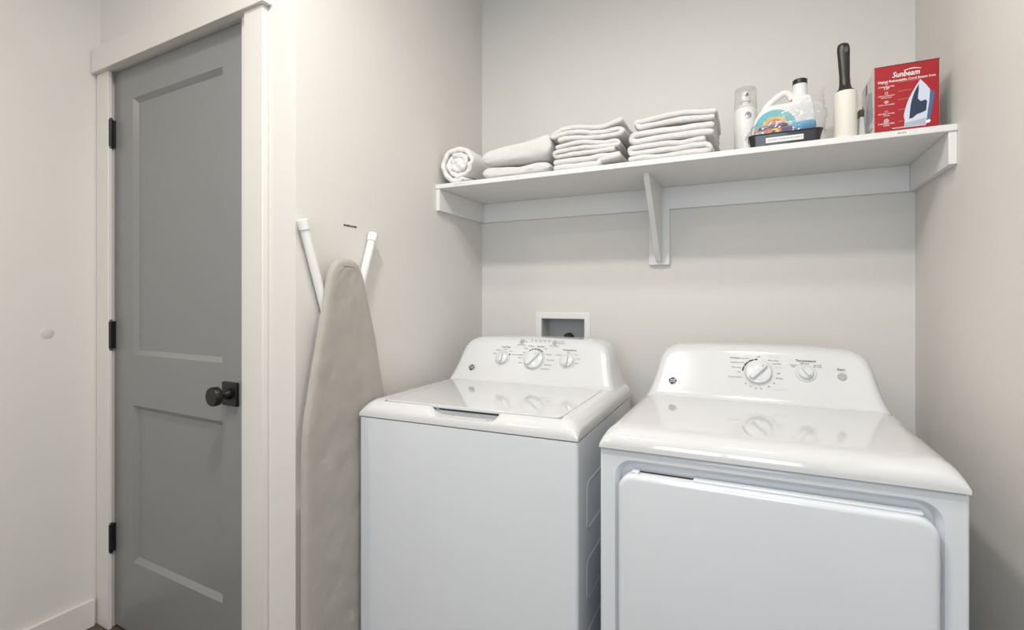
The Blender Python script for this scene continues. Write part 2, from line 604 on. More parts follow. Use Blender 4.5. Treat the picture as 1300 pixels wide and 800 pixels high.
def console(root, yb, yback, matname):
    """swept control panel: sloped face with an hourglass outline, rounded rim, back to a flat rear"""
    half = catmull(OUT, 5)
    full = half + [(WID - x, z) for x, z in reversed(half[:-1])]
    # face grid: rows follow the outline heights
    zs = sorted({round(z, 5) for x, z in half})
    def hwz(z):
        for (xa, za), (xb, zb) in zip(half, half[1:]):
            if za <= z <= zb:
                return xa + (xb - xa) * ((z - za) / (zb - za) if zb > za else 0)
        return half[-1][0]
    seg = list(zip(full, full[1:]))

    def dist(x, z):
        best = 9
        for (ax, az), (bx_, bz_) in seg:
            dx, dz = bx_ - ax, bz_ - az
            L = dx * dx + dz * dz
            t = 0 if L == 0 else max(0, min(1, ((x - ax) * dx + (z - az) * dz) / L))
            best = min(best, math.hypot(x - ax - t * dx, z - az - t * dz))
        return best
    rr, rf = .022, .030
    ncol = 44
    vs, fs = [], []
    rows = []
    zrows = [z for z in zs if z < 1.0675]
    # a few more rows
    zz = []
    for a, b in zip(zrows, zrows[1:]):
        zz += [a, (a + b) / 2]
    zz.append(zrows[-1])
    for z in zz:
        xl = hwz(z)
        row = []
        for i in range(ncol + 1):
            s = .5 - .5 * math.cos(PI * i / ncol)
            s = .6 * s + .4 * (i / ncol)
            x = xl + (WID - 2 * xl) * s
            d = dist(x, z)
            y = yb + SLOPE * (z - ZB)
            if d < rr:
                y += (rr - math.sqrt(max(0, rr * rr - (rr - d) ** 2))) * .9
            h = z - .893
            if h < rf:
                y -= (rf - math.sqrt(max(0, rf * rf - (rf - h) ** 2))) * .8
            row.append(len(vs))
            vs.append((x, y, z))
        rows.append(row)
    for a, b in zip(rows, rows[1:]):
        for i in range(ncol):
            fs.append((a[i], a[i + 1], b[i + 1], b[i]))
    # rim to the back
    border = [r[0] for r in rows] + rows[-1][1:-1] + [r[-1] for r in reversed(rows)]
    b0 = len(vs)
    for bi in border:
        x, y, z = vs[bi]
        vs.append((x, yback, z))
    n = len(border)
    for i in range(n - 1):
        fs.append((border[i], border[i + 1], b0 + i + 1, b0 + i))
    fs.append(tuple(b0 + i for i in range(n)))
    o = MB().add(vs, fs).build('console', matname, root, smooth=True)
    return o


def deck(root, depth, Rf, Rs, ztop, name, matname, pocket=None, notch=None):
    """moulded top: rolled front and sides; pocket = lid recess rectangle, notch = finger scoop"""
    z2, zlo = .868, .860
    xs = sorted(set([0, .002, .005, .01, .016, .024, .032, .04] + [.05 + i * (WID - .1) / 46 for i in range(47)] +
                    [WID - q for q in (0, .002, .005, .01, .016, .024, .032, .04)] +
                    ([pocket[0] - .0004, pocket[0] + .0004, pocket[1] - .0004, pocket[1] + .0004] if pocket else [])))
    ys = sorted(set([0, .001, .003, .006, .01, .015, .02, .026, .032, .04, .048, .056] + [.0422, .0428] + [.065 + i * (depth - .065) / 24 for i in range(25)] +
                    ([pocket[2] - .0004, pocket[2] + .0004, pocket[3] - .0004, pocket[3] + .0004] if pocket else [])))
    def zf(x, y):
        a = max(0, 1 - y / Rf)
        b = max(0, 1 - min(x, WID - x) / Rs)
        f = (1 - a ** 2.1) ** (1 / 2.1) * (1 - b ** 2.1) ** (1 / 2.1)
        z = z2 + (ztop - z2) * f
        if notch:
            x0, x1 = notch
            e = .022
            t = max(0, min(1, (x - x0 + e) / e)) * max(0, min(1, (x1 + e - x) / e))
            t = t * t * (3 - 2 * t)
            if y < .0425:
                zn = min(z, .8825)
                z = z + (zn - z) * t
        if pocket and pocket[0] <= x <= pocket[1] and pocket[2] <= y <= pocket[3]:
            z = min(z, ztop - .012)
        return z
    vs = [(x, y, zf(x, y)) for y in ys for x in xs]
    nx = len(xs)
    fs = [(j * nx + i, j * nx + i + 1, (j + 1) * nx + i + 1, (j + 1) * nx + i) for j in range(len(ys) - 1) for i in range(nx - 1)]
    ny = len(ys)
    border = [i for i in range(nx)] + [j * nx + nx - 1 for j in range(1, ny)] + [(ny - 1) * nx + i for i in range(nx - 2, -1, -1)] + [j * nx for j in range(ny - 2, 0, -1)]
    b0 = len(vs)
    for bi in border:
        vs.append((vs[bi][0], vs[bi][1], zlo))
    n = len(border)
    fs += [(border[i], border[(i + 1) % n], b0 + (i + 1) % n, b0 + i) for i in range(n)]
    fs.append(tuple(b0 + i for i in reversed(range(n))))
    return MB().add(vs, fs).build(name, matname, root, smooth=True)


def on_face(yb, x, t, h=0.0):
    return Vector((x, yb, ZB)) + UPV * t + NRM * h


def face_matrix(yb, x, t, h=0.0):
    p = on_face(yb, x, t, h)
    return Matrix(((RT.x, UPV.x, NRM.x, p.x), (RT.y, UPV.y, NRM.y, p.y), (RT.z, UPV.z, NRM.z, p.z), (0, 0, 0, 1)))


def dial(root, yb, x, t, r, ang, skirt=None):
    """round knob with a raised grip bar turned by ang (degrees, 0 = bar upright)"""
    M = face_matrix(yb, x, t, 0)
    if skirt:
        MB().lathe([(0, .0022), (skirt - .002, .0022), (skirt, 0)], 40, M).build('dial_skirt', 'knob_skirt', root, smooth=True)
    k = MB().lathe([(0, .012), (r * .84, .012), (r * .93, .0105), (r, .005), (r, .0015)], 44, M).build('dial', 'knob_white', root, smooth=True)
    G = M @ Matrix.Rotation(R(ang), 4, 'Z')
    w, L = r * .24, r * .86
    g = MB()
    pts = rrect(-w, w, -L, L, w * .7, 4)
    n = len(pts)
    vs = [G @ Vector((a, b, .010)) for a, b in pts] + [G @ Vector((a * .75, b * .95, .024)) for a, b in pts]
    g.add(vs, [(i, (i + 1) % n, n + (i + 1) % n, n + i) for i in range(n)] + [tuple(n + i for i in range(n))])
    g.build('grip', 'knob_white', k, bevel=.0012)
    gm = MB()
    vs = [G @ Vector(p) for p in ((-w * .2, -L * .1 + L * .85, .0243), (w * .2, -L * .1 + L * .85, .0243), (w * .2, L * .45, .0243), (-w * .2, L * .45, .0243))]
    gm.add(vs, [(0, 1, 2, 3)])
    gm.build('pointer_line', 'print_grey', k, fix=False)
    return k


def arcs(mb, yb, x, t, r0, r1, a0, a1, mi=0, h=.0006, n=10):
    """printed arc from a0 to a1, clockwise degrees from the top"""
    vs = []
    for i in range(n + 1):
        a = R(a0 + (a1 - a0) * i / n)
        for r in (r0, r1):
            vs.append(on_face(yb, x + r * math.sin(a), t + r * math.cos(a), h))
    mb.add(vs, [(2 * i, 2 * i + 1, 2 * i + 3, 2 * i + 2) for i in range(n)], mi)


def ftext(mb, yb, s, x, t, size, align='CENTER', mi=0, bold=0.0):
    mb.text(s, size, on_face(yb, x, t, .0007), RT, UPV, align, bold, mi)


def disc_button(root, yb, x, t, r):
    MB().lathe([(0, .002), (r * .9, .002), (r, .0005)], 28, face_matrix(yb, x, t)).build('button', 'button_grey', root, smooth=True)


def emblem(root, yb, x, t, r):
    """dark round monogram badge with a pale script inside"""
    M = face_matrix(yb, x, t)
    b = MB().lathe([(0, .0012), (r * .95, .0012), (r, 0)], 32, M).build('badge', 'print_black', root, smooth=True)
    m = MB()
    def ring(r0, r1, a0, a1, n=20):
        vs = []
        for i in range(n + 1):
            a = R(a0 + (a1 - a0) * i / n)
            for q in (r0, r1):
                vs.append(M @ Vector((q * math.sin(a), q * math.cos(a), .0016)))
        m.add(vs, [(2 * i, 2 * i + 1, 2 * i + 3, 2 * i + 2) for i in range(n)])
    for a in (20, 110, 200, 290):
        ring(r * .78, r * .86, a, a + 62)
    m.text('GE', r * 1.0, M @ Vector((0, 0, .0016)), RT, UPV, shear=.25)
    m.build('monogram', 'print_white', b, fix=False)


def cabinet(root, depth, ztop=.857):
    pts = rrect(0, WID, 0, depth, .010, 4)
    c = MB().prism(pts, 'z', .025, ztop).build('cabinet', 'enamel', root, smooth=True)
    for x in (.06, WID - .06):
        for y in (.06, depth - .06):
            MB().lathe([(0, 0), (.022, 0), (.022, .008), (.010, .012), (.010, .03), (0, .03)], 20, Matrix.Translation((x, y, 0))).build('foot', 'rubber', root, smooth=True)
    # dark sheet that paints in the shadow gap under the moulded top
    box('top_gap_shade', .006, WID - .006, .006, depth - .004, ztop - .002, .861, 'dark_gap', root)
    return c


# ---- washer
ws = empty('washing_machine', (-1.077, 1.178, 0), R(1.2), label='white top-loading washing machine with three dials, next to the ironing board', cat='washing machine')
YBW = .475
cb = cabinet(ws, .655)
LID = (.072, .630, .033, .470)
deck(ws, .655, .058, .042, .908, 'top_deck', 'plastic_white', pocket=(LID[0] - .002, LID[1] + .002, LID[2] - .002, LID[3] + .004), notch=(.262, .440))
lid = MB()
pts = rrect(LID[0], LID[1], LID[2], LID[3], (.012, .022, .004, .004), 5)
lid.prism(pts, 'z', .8995, .9085)
lid.build('lid', 'plastic_white', ws, bevel=.0018)
MB().box(.262, .452, .0345, .0365, .8945, .8993).build('lid_gap_shade', 'dark_gap', ws)  # dark strip painted in as the shade beneath the lid's front edge
MB().box(.285, .425, .012, .024, .8826, .8850).build('finger_pull', 'knob_white', ws, bevel=.001)
console(ws, YBW, .655, 'console_white')
for yy, z0, z1 in ((.075, .607, .735), (.075, .42, .532), (.075, .235, .345)):
    # stamped rectangular ribs on the side sheet
    for side in (0, WID):
        d = .0018 if side else -.0018
        m = MB()
        po = rrect(yy, .60, z0, z1, .022, 5)
        pi = rrect(yy + .007, .593, z0 + .007, z1 - .007, .016, 5)
        n = len(po)
        vs = [(side, a, b) for a, b in po] + [(side + d, (a + c) / 2, (b + e) / 2) for (a, b), (c, e) in zip(po, pi)] + [(side, c, e) for c, e in pi]
        m.add(vs, [(i, (i + 1) % n, n + (i + 1) % n, n + i) for i in range(n)] + [(n + i, n + (i + 1) % n, 2 * n + (i + 1) % n, 2 * n + i) for i in range(n)])
        m.build('stamped_rib', 'enamel', cb, smooth=True)
emblem(ws, YBW, .1115, .051, .0125)
dial(ws, YBW, .2315, .096, .0235, 0, .030)
dial(ws, YBW, .3600, .096, .0370, -38, .0400)
dial(ws, YBW, .4880, .097, .0235, 0, .030)
disc_button(ws, YBW, .2985, .1665, .0095)
disc_button(ws, YBW, .4285, .1665, .0095)
pr = MB()
ftext(pr, YBW, 'Load Size', .238, .1415, .0095, bold=.0001)
for s, x, t in (('Small', .196, .113), ('Medium', .207, .127), ('Large', .236, .132), ('Super', .262, .125)):
    ftext(pr, YBW, s, x, t, .0062)
ftext(pr, YBW, 'PreciseFill', .2665, .112, .0062, 'LEFT')
arcs(pr, YBW, .2315, .096, .0285, .0335, 52, 66)
pr.build('lettering', ['print_black', 'print_pale'], ws, fix=False)
pr = MB()
ftext(pr, YBW, 'Colors', .340, .149, .0085)
ftext(pr, YBW, 'Normal', .376, .149, .0085, bold=.0001)
for s, x, t in (('Heavy', .319, .139), ('Light', .397, .141)):
    ftext(pr, YBW, s, x, t, .0062)
for s, a in (('Delicates', 62), ('Active Wear', 88), ('Bulky Items', 112), ('Drain & Spin', 136)):
    ftext(pr, YBW, s, .360 + .047 * math.sin(R(a)), .096 + .047 * math.cos(R(a)), .0062, 'LEFT')
for s, a in (('Light', -55), ('Medium', -70), ('Whites', -85), ('Heavy', -108)):
    ftext(pr, YBW, s, .360 + .047 * math.sin(R(a)), .096 + .047 * math.cos(R(a)), .0062, 'RIGHT')
for a in (-38, -24, -9, 6, 19, 32):
    arcs(pr, YBW, .360, .096, .0405, .0445, a, a + 11)
for a in range(45, 318, 24):
    arcs(pr, YBW, .360, .096, .0408, .0430, a, a + 20, 1)
pr.build('lettering', ['print_black', 'print_pale'], ws, fix=False)
pr = MB()
ftext(pr, YBW, 'Temperature', .490, .1395, .0095, bold=.0001)
for s, x, t in (('Tap Cold', .452, .119), ('Cold', .4865, .1305), ('Cool', .516, .1225), ('Colors', .528, .107), ('Warm', .522, .090), ('Hot', .512, .078)):
    ftext(pr, YBW, s, x, t, .0060)
for a in (40, 62, 84, 106, 128):
    arcs(pr, YBW, .488, .097, .0235, .0262, a, a + 16, 1)
pr.build('lettering', ['print_black', 'print_pale'], ws, fix=False)
pr = MB()
ftext(pr, YBW, 'Deep Rinse', .2985, .1535, .0068)
ftext(pr, YBW, 'Hold 3 secs for Deep Clean', .299, .1475, .0048, mi=1)
pr.build('lettering', ['print_black', 'print_pale'], ws, fix=False)
pr = MB()
ftext(pr, YBW, 'Start / Pause', .4285, .1535, .0068)
ftext(pr, YBW, 'Hold to cancel', .4285, .1475, .0048, mi=1)
pr.build('lettering', ['print_black', 'print_pale'], ws, fix=False)
pr = MB()
for i, s in enumerate(('Fill', 'Soak', 'Wash', 'Rinse', 'Spin')):
    x = .338 + i * .0172
    ftext(pr, YBW, s, x, .1735, .0058)
    arcs(pr, YBW, x, .167, 0, .0014, 0, 360)
    if i < 4:
        ftext(pr, YBW, '-', x + .0086, .167, .006, mi=1)
arcs(pr, YBW, .3165, .1665, 0, .0020, 0, 360)
pr.build('lettering', ['print_black', 'print_pale'], ws, fix=False)
pr = MB()
ftext(pr, YBW, 'Lid Open', .443, .171, .0058, 'LEFT')
ftext(pr, YBW, 'Lid Locked', .443, .1635, .0058, 'LEFT')
pr.build('lettering', ['print_black', 'print_pale'], ws, fix=False)

# ---- dryer
dr = empty('clothes_dryer', (-.3325, 1.183, 0), 0, label='white front-loading clothes dryer with two dials, beside the bare right wall', cat='dryer')
YBD = .472
DD = .665
# cabinet with a recessed door bay
rx0, rx1, rz0, rz1 = .036, .650, .17, .8365      # outer edge of the bay
bay_d = .020
out_loop = [(0, .025), (WID, .025), (WID, .857), (0, .857)]
po = rrect(rx0, rx1, rz0, rz1, .042, 7)
pi = rrect(rx0 + .012, rx1 - .012, rz0 + .012, rz1 - .012, .032, 7)
n = len(po)
bm = bmesh.new()
def ring_fill(bm, outer, inner):
    """flat face with a hole, filled with triangles"""
    eo = [bm.edges.new((outer[i], outer[(i + 1) % len(outer)])) for i in range(len(outer))]
    ei = [bm.edges.get((inner[i], inner[(i + 1) % len(inner)])) or bm.edges.new((inner[i], inner[(i + 1) % len(inner)])) for i in range(len(inner))]
    bmesh.ops.triangle_fill(bm, use_beauty=True, edges=eo + ei)
ov = [bm.verts.new((a, 0, b)) for a, b in out_loop]
v0 = [bm.verts.new((a, 0, b)) for a, b in po]
v1 = [bm.verts.new((a + (c - a) * .25, .004, b + (e - b) * .25)) for (a, b), (c, e) in zip(po, pi)]
v2 = [bm.verts.new((a + (c - a) * .8, bay_d - .004, b + (e - b) * .8)) for (a, b), (c, e) in zip(po, pi)]
v3 = [bm.verts.new((c, bay_d, e)) for c, e in pi]
ring_fill(bm, ov, v0)
for A, B in ((v0, v1), (v1, v2), (v2, v3)):
    for i in range(n):
        bm.faces.new((A[i], A[(i + 1) % n], B[(i + 1) % n], B[i]))
bm.faces.new(v3)
bk = [bm.verts.new((a, DD, b)) for a, b in out_loop]
for i in range(4):
    bm.faces.new((ov[i], ov[(i + 1) % 4], bk[(i + 1) % 4], bk[i]))
bm.faces.new(bk)
bmesh.ops.recalc_face_normals(bm, faces=bm.faces)
me = bpy.data.meshes.new('cabinet')
bm.to_mesh(me)
bm.free()
me.materials.append(MAT['enamel'])
for p in me.polygons:
    p.use_smooth = True
me.set_sharp_from_angle(angle=R(40))
dcab = link(bpy.data.objects.new('cabinet', me), dr)
b = dcab.modifiers.new('bevel', 'BEVEL')
b.width = .006
b.segments = 3
b.limit_method = 'ANGLE'
b.angle_limit = R(60)
for x in (.06, WID - .06):
    for y in (.06, DD - .06):
        MB().lathe([(0, 0), (.022, 0), (.022, .008), (.010, .012), (.010, .03), (0, .03)], 20, Matrix.Translation((x, y, 0))).build('foot', 'rubber', dr, smooth=True)
box('top_gap_shade', .006, WID - .006, .004, DD - .004, .855, .861, 'dark_gap', dr)  # dark sheet painting the shade in the seam below the dryer top
dk = deck(dr, DD, .060, .050, .908, 'top_deck', 'plastic_white')
dk.location = (0, -.008, 0)
# door: thick slab with rolled edge and a finger slot in its top edge
dx0, dx1, dz0, dz1 = .0475, .640, .185, .808
dd = MB()
rim = .018
lo = [(-.018, .0), (-.0185, .004), (-.0165, .0085), (-.012, .0108), (.0, .0110), (.018, .0110)]
loops = []
for y, grow in ((-.0195, -.012), (-.0190, -.006), (-.0165, -.002), (-.012, 0), (.017, 0)):
    loops.append([(a, y, b) for a, b in rrect(dx0 - grow, dx1 + grow, dz0 - grow, dz1 + grow, .036 + grow, 8)])
nn = len(loops[0])
vs = [p for l in loops for p in l]
fs = [tuple(reversed(range(nn))), tuple((len(loops) - 1) * nn + i for i in range(nn))]
for k in range(len(loops) - 1):
    fs += [(k * nn + i, k * nn + (i + 1) % nn, (k + 1) * nn + (i + 1) % nn, (k + 1) * nn + i) for i in range(nn)]
ddoor = dd.add(vs, fs).build('door', 'enamel', dr, smooth=True)
# inner door liner rim behind the front skin with the finger slot
xs0, xs1 = .093, .211
MB().box(.076, xs0, -.006, .014, .8079, .8135).build('door_lip', 'enamel', ddoor, bevel=.002)
MB().box(xs1, .618, -.006, .014, .8079, .8135).build('door_lip', 'enamel', ddoor, bevel=.002)
MB().box(xs0, xs1, .0095, .012, .8079, .8105).build('finger_slot', 'dark_gap', ddoor)
for zz_ in (.70, .30):
    MB().box(dx1 + .0005, dx1 + .006, .002, .016, zz_ - .03, zz_ + .03).build('door_hinge', 'box_grey', ddoor, bevel=.001)
console(dr, YBD, DD - .008, 'console_white')
emblem(dr, YBD, .0975, .052, .0128)
dial(dr, YBD, .3447, .0955, .0370, -42, .0385)
dial(dr, YBD, .4695, .102, .0195, 32, .028)
disc_button(dr, YBD, .5591, .0968, .0115)
pr = MB()
cxd, ctd = .3447, .0955
for a0, a1 in ((-86, -66), (-63, -42), (-40, -18), (-15, -3)):
    arcs(pr, YBD, cxd, ctd, .0410, .0455, a0, a1)
for a in (14, 32, 50, 68):
    arcs(pr, YBD, cxd, ctd, .0410, .0435, a, a + 15, 1)
for a in range(100, 262, 18):
    arcs(pr, YBD, cxd, ctd, .0410, .0435, a, a + 15, 1)
def around(s, a, size=.0068, mi=0, r=.049, al=None, bold=0):
    al = al or ('LEFT' if 12 < a < 168 else 'RIGHT' if -168 < a < -12 else 'CENTER')
    ftext(pr, YBD, s, cxd + r * math.sin(R(a)), ctd + r * math.cos(R(a)), size, al, mi, bold)
around('Off', 0, r=.0515)
ftext(pr, YBD, 'Cottons', .2795, .1405, .0088, bold=.00012)
ftext(pr, YBD, 'Cool Down', .3225, .1475, .0062, mi=1)
around('Less Dry', -28, r=.0505)
around('Optimum Dry', -52)
around('More Dry', -74)
around('Off', -92)
around('Quick Fluff 20', -112)
around('20', -140, .0065)
around('30', -158, .0065)
around('40', -172, .0065, r=.051)
around('50', 172, .0065, r=.051)
around('60', 150, .0065)
around('70', 130, .0065)
around('80 Min', 108)
around('Off', 90)
around('Cool Down', 66, .0062, 1)
around('Less Dry', 50)
around('More Dry', 33)
ftext(pr, YBD, 'Easy Care', .372, .1490, .0082, 'LEFT', 1)
ftext(pr, YBD, 'Timed Dry', .383, .046, .0082, 'LEFT', 1)
pr.build('lettering', ['print_black', 'print_pale'], dr, fix=False)
pr = MB()
ftext(pr, YBD, 'Temperature', .4705, .1405, .0098, bold=.00014)
for s, x, t in (('Cottons', .438, .126), ('High', .438, .121), ('Easy Care', .468, .1325), ('Medium', .468, .1275), ('Air Fluff', .500, .128), ('No Heat', .500, .123)):
    ftext(pr, YBD, s, x, t, .0058)
arcs(pr, YBD, .4695, .102, .0235, .0270, 20, 42)
pr.build('lettering', ['print_black', 'print_pale'], dr, fix=False)
pr = MB()
ftext(pr, YBD, 'Start', .5575, .1185, .0098, bold=.00014)
ftext(pr, YBD, 'Push to Start', .5575, .1115, .0054, mi=1)
pr.build('lettering', ['print_black', 'print_pale'], dr, fix=False)

# ------------------------------------------------------------------ ironing board against the left wall
ib = empty('ironing_board', (XL + .046, 1.152, 0), label='tall ironing board in beige linen cover leaning beside the washer', cat='ironing board')
half = [(0, 1.338), (.030, 1.334), (.052, 1.320), (.070, 1.290), (.083, 1.245), (.097, 1.190), (.118, 1.110), (.135, 1.037), (.152, .955), (.166, .885), (.172, .83), (.174, .76), (.175, .55), (.175, .30), (.175, .14), (.170, .10), (.150, .085), (.08, .08), (0, .08)]
hs = catmull(half[:12], 4)[:-1] + catmull(half[11:], 9)
ring = [(y, z) for y, z in hs] + [(-y, z) for y, z in reversed(hs[1:-1])]
ring = [(y * .96 - max(0, z - 1.1) * .04, z - (.005 if z > 1.2 else .005 * max(0, (z - .8) / .4))) for y, z in ring]
n = len(ring)
cyr, czr = 0, .72
loops = []
for x, g in ((-.0150, -.014), (-.0135, -.004), (-.009, 0), (.000, -.0005), (.0060, -.0045), (.0090, -.0120), (.0100, -.0220)):
    L = []
    for i, (y, z) in enumerate(ring):
        a, b = ring[i - 1], ring[(i + 1) % n]
        t = Vector((b[0] - a[0], b[1] - a[1])).normalized()
        wr = .0012 * noise.noise(Vector((y * 30, z * 30, x * 40)))
        L.append((x + wr, y + t.y * g * -1, z - t.x * g * -1))
    loops.append(L)
vs = [p for L in loops for p in L]
fs = []
for k in range(len(loops) - 1):
    fs += [(k * n + i, k * n + (i + 1) % n, (k + 1) * n + (i + 1) % n, (k + 1) * n + i) for i in range(n)]
m_ = len(hs)
# back skin: strips between the mirrored halves
for i in range(m_ - 1):
    c, d = (n - i) % n, (n - i - 1) % n
    fs.append((i, i + 1, d) if i == 0 else (i, i + 1, c) if i == m_ - 2 else (i, i + 1, d, c))
# front skin: a grid with soft creases in the cloth
base = (len(loops) - 1) * n
NC = 22
rowids = []
for i in range(m_):
    pr_, pl_ = base + i, base + (n - i) % n
    if i in (0, m_ - 1):
        rowids.append([pr_] * (NC + 1))
        continue
    row = [pr_]
    A, B = Vector(vs[pr_]), Vector(vs[pl_])
    for c in range(1, NC):
        p = A.lerp(B, c / NC)
        q = Vector((p.y * 9 + p.z * 4, p.z * 7 - p.y * 5, 2.0))
        e = min(1, min(c, NC - c) / 3)
        dx = .0040 * (abs(noise.noise(q)) - .25) + .0022 * noise.noise(q * 2.7) - .0016 * (1 - abs(noise.noise(q * 1.6 + Vector((5, 5, 5))))) ** 6
        row.append(len(vs))
        vs.append((p.x + dx * e, p.y, p.z))
    row.append(pl_)
    rowids.append(row)
for ra, rb in zip(rowids, rowids[1:]):
    for c in range(NC):
        f = []
        for q in (ra[c], rb[c], rb[c + 1], ra[c + 1]):
            if q not in f:
                f.append(q)
        if len(f) > 2:
            fs.append(tuple(f))
MB().add(vs, fs).build('cover', 'linen', ib, smooth=True)
# gathered fold at the nose and long creases in the cover
for (ya, za, yb2, zb2, r_) in ((-.058, 1.284, -.030, 1.303, .0022), (-.066, 1.262, -.046, 1.282, .0018), (-.104, 1.10, -.085, 1.078, .0016)):
    p = [Vector((.0060, ya, za)), Vector((.0088, (ya + yb2) / 2, (za + zb2) / 2 + .002)), Vector((.0092, yb2, zb2))]
    MB().tube(p, [r_ * .4, r_, r_ * .4], 8).build('cover_fold', 'linen', ib, smooth=True)
lx = -.026
for (p0, p1) in (((-.146, 1.425), (.117, .62)), ((.138, 1.420), (-.135, .62))):
    a, b_ = Vector((lx, p0[0], p0[1])), Vector((lx, p1[0], p1[1]))
    d = (b_ - a).normalized()
    lg = MB().tube([a, b_], .0125, 18).build('leg', 'leg_white', ib, smooth=True)
    MB().tube([a - d * .008, a - d * .006, a + d * .02, a + d * .022], [.012, .0155, .0152, .0128], 20).build('leg_cap', 'leg_white', lg, smooth=True)
    lx += .0005
# foot rail resting on the floor that carries the board's square end
MB().tube([(-.005, -.12, .084), (-.005, -.12, .011), (-.005, .12, .011), (-.005, .12, .084)], .010, 12).build('end_rest', 'leg_white', ib, smooth=True)

# ------------------------------------------------------------------ towels
def ribbon(center, t, y0, y1, ny, seed, wob=.004, bulge=0.0):
    """folded cloth: a centre line in (x, z), thickened and drawn back in y with soft unevenness"""
    c = [Vector(p) for p in center]
    n = len(c)
    left, right = [], []
    for i, p in enumerate(c):
        tg = (c[min(i + 1, n - 1)] - c[max(i - 1, 0)]).normalized()
        nn = Vector((-tg.y, tg.x))
        tt = t / 2
        left.append(p + nn * tt)
        right.append(p - nn * tt)
    def cap(p, tg):
        nn = Vector((-tg.y, tg.x))
        return [p + (nn * math.cos(a) + tg * math.sin(a)) * t / 2 for a in (.7, PI / 2, PI - .7)]
    cap1 = cap(c[-1], (c[-1] - c[-2]).normalized())
    cap0 = cap(c[0], (c[0] - c[1]).normalized())
    out = left + cap1 + right[::-1] + cap0
    cen = c + [c[-1]] * 3 + c[::-1] + [c[0]] * 3
    ctr = {}
    m = len(out)
    vs, fs = [], []
    zmin = min(p.y for p in out)
    ends = [0, .0015, .004, .0075, .012]
    yl = [e / (y1 - y0) for e in ends]
    yl = yl + [yl[-1] + (1 - 2 * yl[-1]) * k / (ny - 1) for k in range(1, ny - 1)] + [1 - q for q in reversed(yl)]
    ny = len(yl) - 1
    for j, s in enumerate(yl):
        for i, p in enumerate(out):
            # pull rim of the layer in at the front and back so that edges read soft
            e = min(s, 1 - s) * (y1 - y0)
            q = p.copy()
            ci = cen[i]
            if e < t * .5:
                f = math.sqrt(max(0, 1 - (1 - e / (t * .5)) ** 2))
                q = ci + (p - ci) * (.25 + .75 * f)
            y = y0 + (y1 - y0) * s
            w = noise.noise(Vector((ci.x * 14 + seed, y * 9, ci.y * 20 + seed)))
            w2 = noise.noise(Vector((ci.x * 40 + seed, y * 30, ci.y * 50)))
            dz = wob * (.7 * w + .3 * w2)
            dy = .008 * noise.noise(Vector((ci.x * 10 + seed * 2, ci.y * 60, 3)))
            frac = min(1, max(0, (q.y - zmin) / .02))
            vs.append((q.x + .003 * w2, y + dy, q.y + dz * frac))
    for j in range(ny):
        fs += [(j * m + i, j * m + (i + 1) % m, (j + 1) * m + (i + 1) % m, (j + 1) * m + i) for i in range(m)]
    def endcap(b, flip):
        ri = lambda i: n + 3 + (n - 1 - i)
        F = [(b + i, b + i + 1, b + ri(i + 1), b + ri(i)) for i in range(n - 1)]
        F.append((b + n - 1, b + n, b + n + 1, b + n + 2, b + ri(n - 1)))
        F.append((b + ri(0), b + 2 * n + 3, b + 2 * n + 4, b + 2 * n + 5, b + 0))
        return F
    fs += endcap(0, 0) + endcap(ny * m, 1)
    return MB().add(vs, fs)


def folded(width, layers, t, first_left=True, gap=.985, sag=None, insets=None, under=None):
    """centre line of a stack of layers joined by alternate folds, from the bottom up"""
    pts = []
    x0, x1 = t * .6, width - t * .6
    right = first_left
    h = t * gap
    for k in range(layers):
        z = t / 2 + k * h
        ia, ib_ = (insets[k] if insets else (0, 0))
        a, b = (x0 + ia, x1 - ib_)
        seq = [a + (b - a) * q / 6 for q in range(7)]
        if not right:
            seq.reverse()
        row = [(x, z) for x in seq]
        pts += row
        if k < layers - 1:
            xe = row[-1][0]
            d = 1 if right else -1
            pts.append((xe + d * h * .42, z + h * .5))
        right = not right
    if sag:
        pts = [(x, z + sag(x / width) * (z / (layers * h)) + (under(x / width) if under else 0)) for x, z in pts]
    return catmull(pts, 3)


def towel(name, label, group, x, y, z, width, depth, layers, t, seed, first_left=True, sag=None, insets=None, m='towel', cat='towel', tilt=0, wob=.004, under=None):
    cl = folded(width, layers, t, first_left, sag=sag, insets=insets, under=under)
    o = ribbon(cl, t, 0, depth, 14, seed, wob).build(name, m, None, smooth=True)
    o.location = (x, y, z)
    o.rotation_euler = (0, tilt, R(random.uniform(-.6, .6)))
    tag(o, label, cat, group)
    return o


TZ = SZ + .001
FY = 1.683


def settle(upper, lower, nb=60):
    """lower the upper cloth until it just rests on the lower one"""
    def env(o, f):
        d = {}
        for v in o.data.vertices:
            p = o.location + v.co
            k = round(p.x / .006)
            d[k] = f(d[k], p.z) if k in d else p.z
        return d
    T, B = env(lower, max), env(upper, min)
    upper.location.z += max(T[k] - B[k] for k in T if k in B) + .0006


def stack(specs):
    prev = None
    und = None
    for (lab, grp, x, dy, w, n_, t, seed, fl, sag, ins, wob) in specs:
        o = towel('folded_towel', lab, grp, x, FY + dy, TZ, w, .25, n_, t, seed, fl, sag, ins, wob=wob, under=und)
        und = (lambda q, a=und, b=sag: (a(q) if a else 0) + b(q) * .85)
        if prev is None:
            o.location.z = TZ - min(v.co.z for v in o.data.vertices)
        else:
            settle(o, prev)
        prev = o


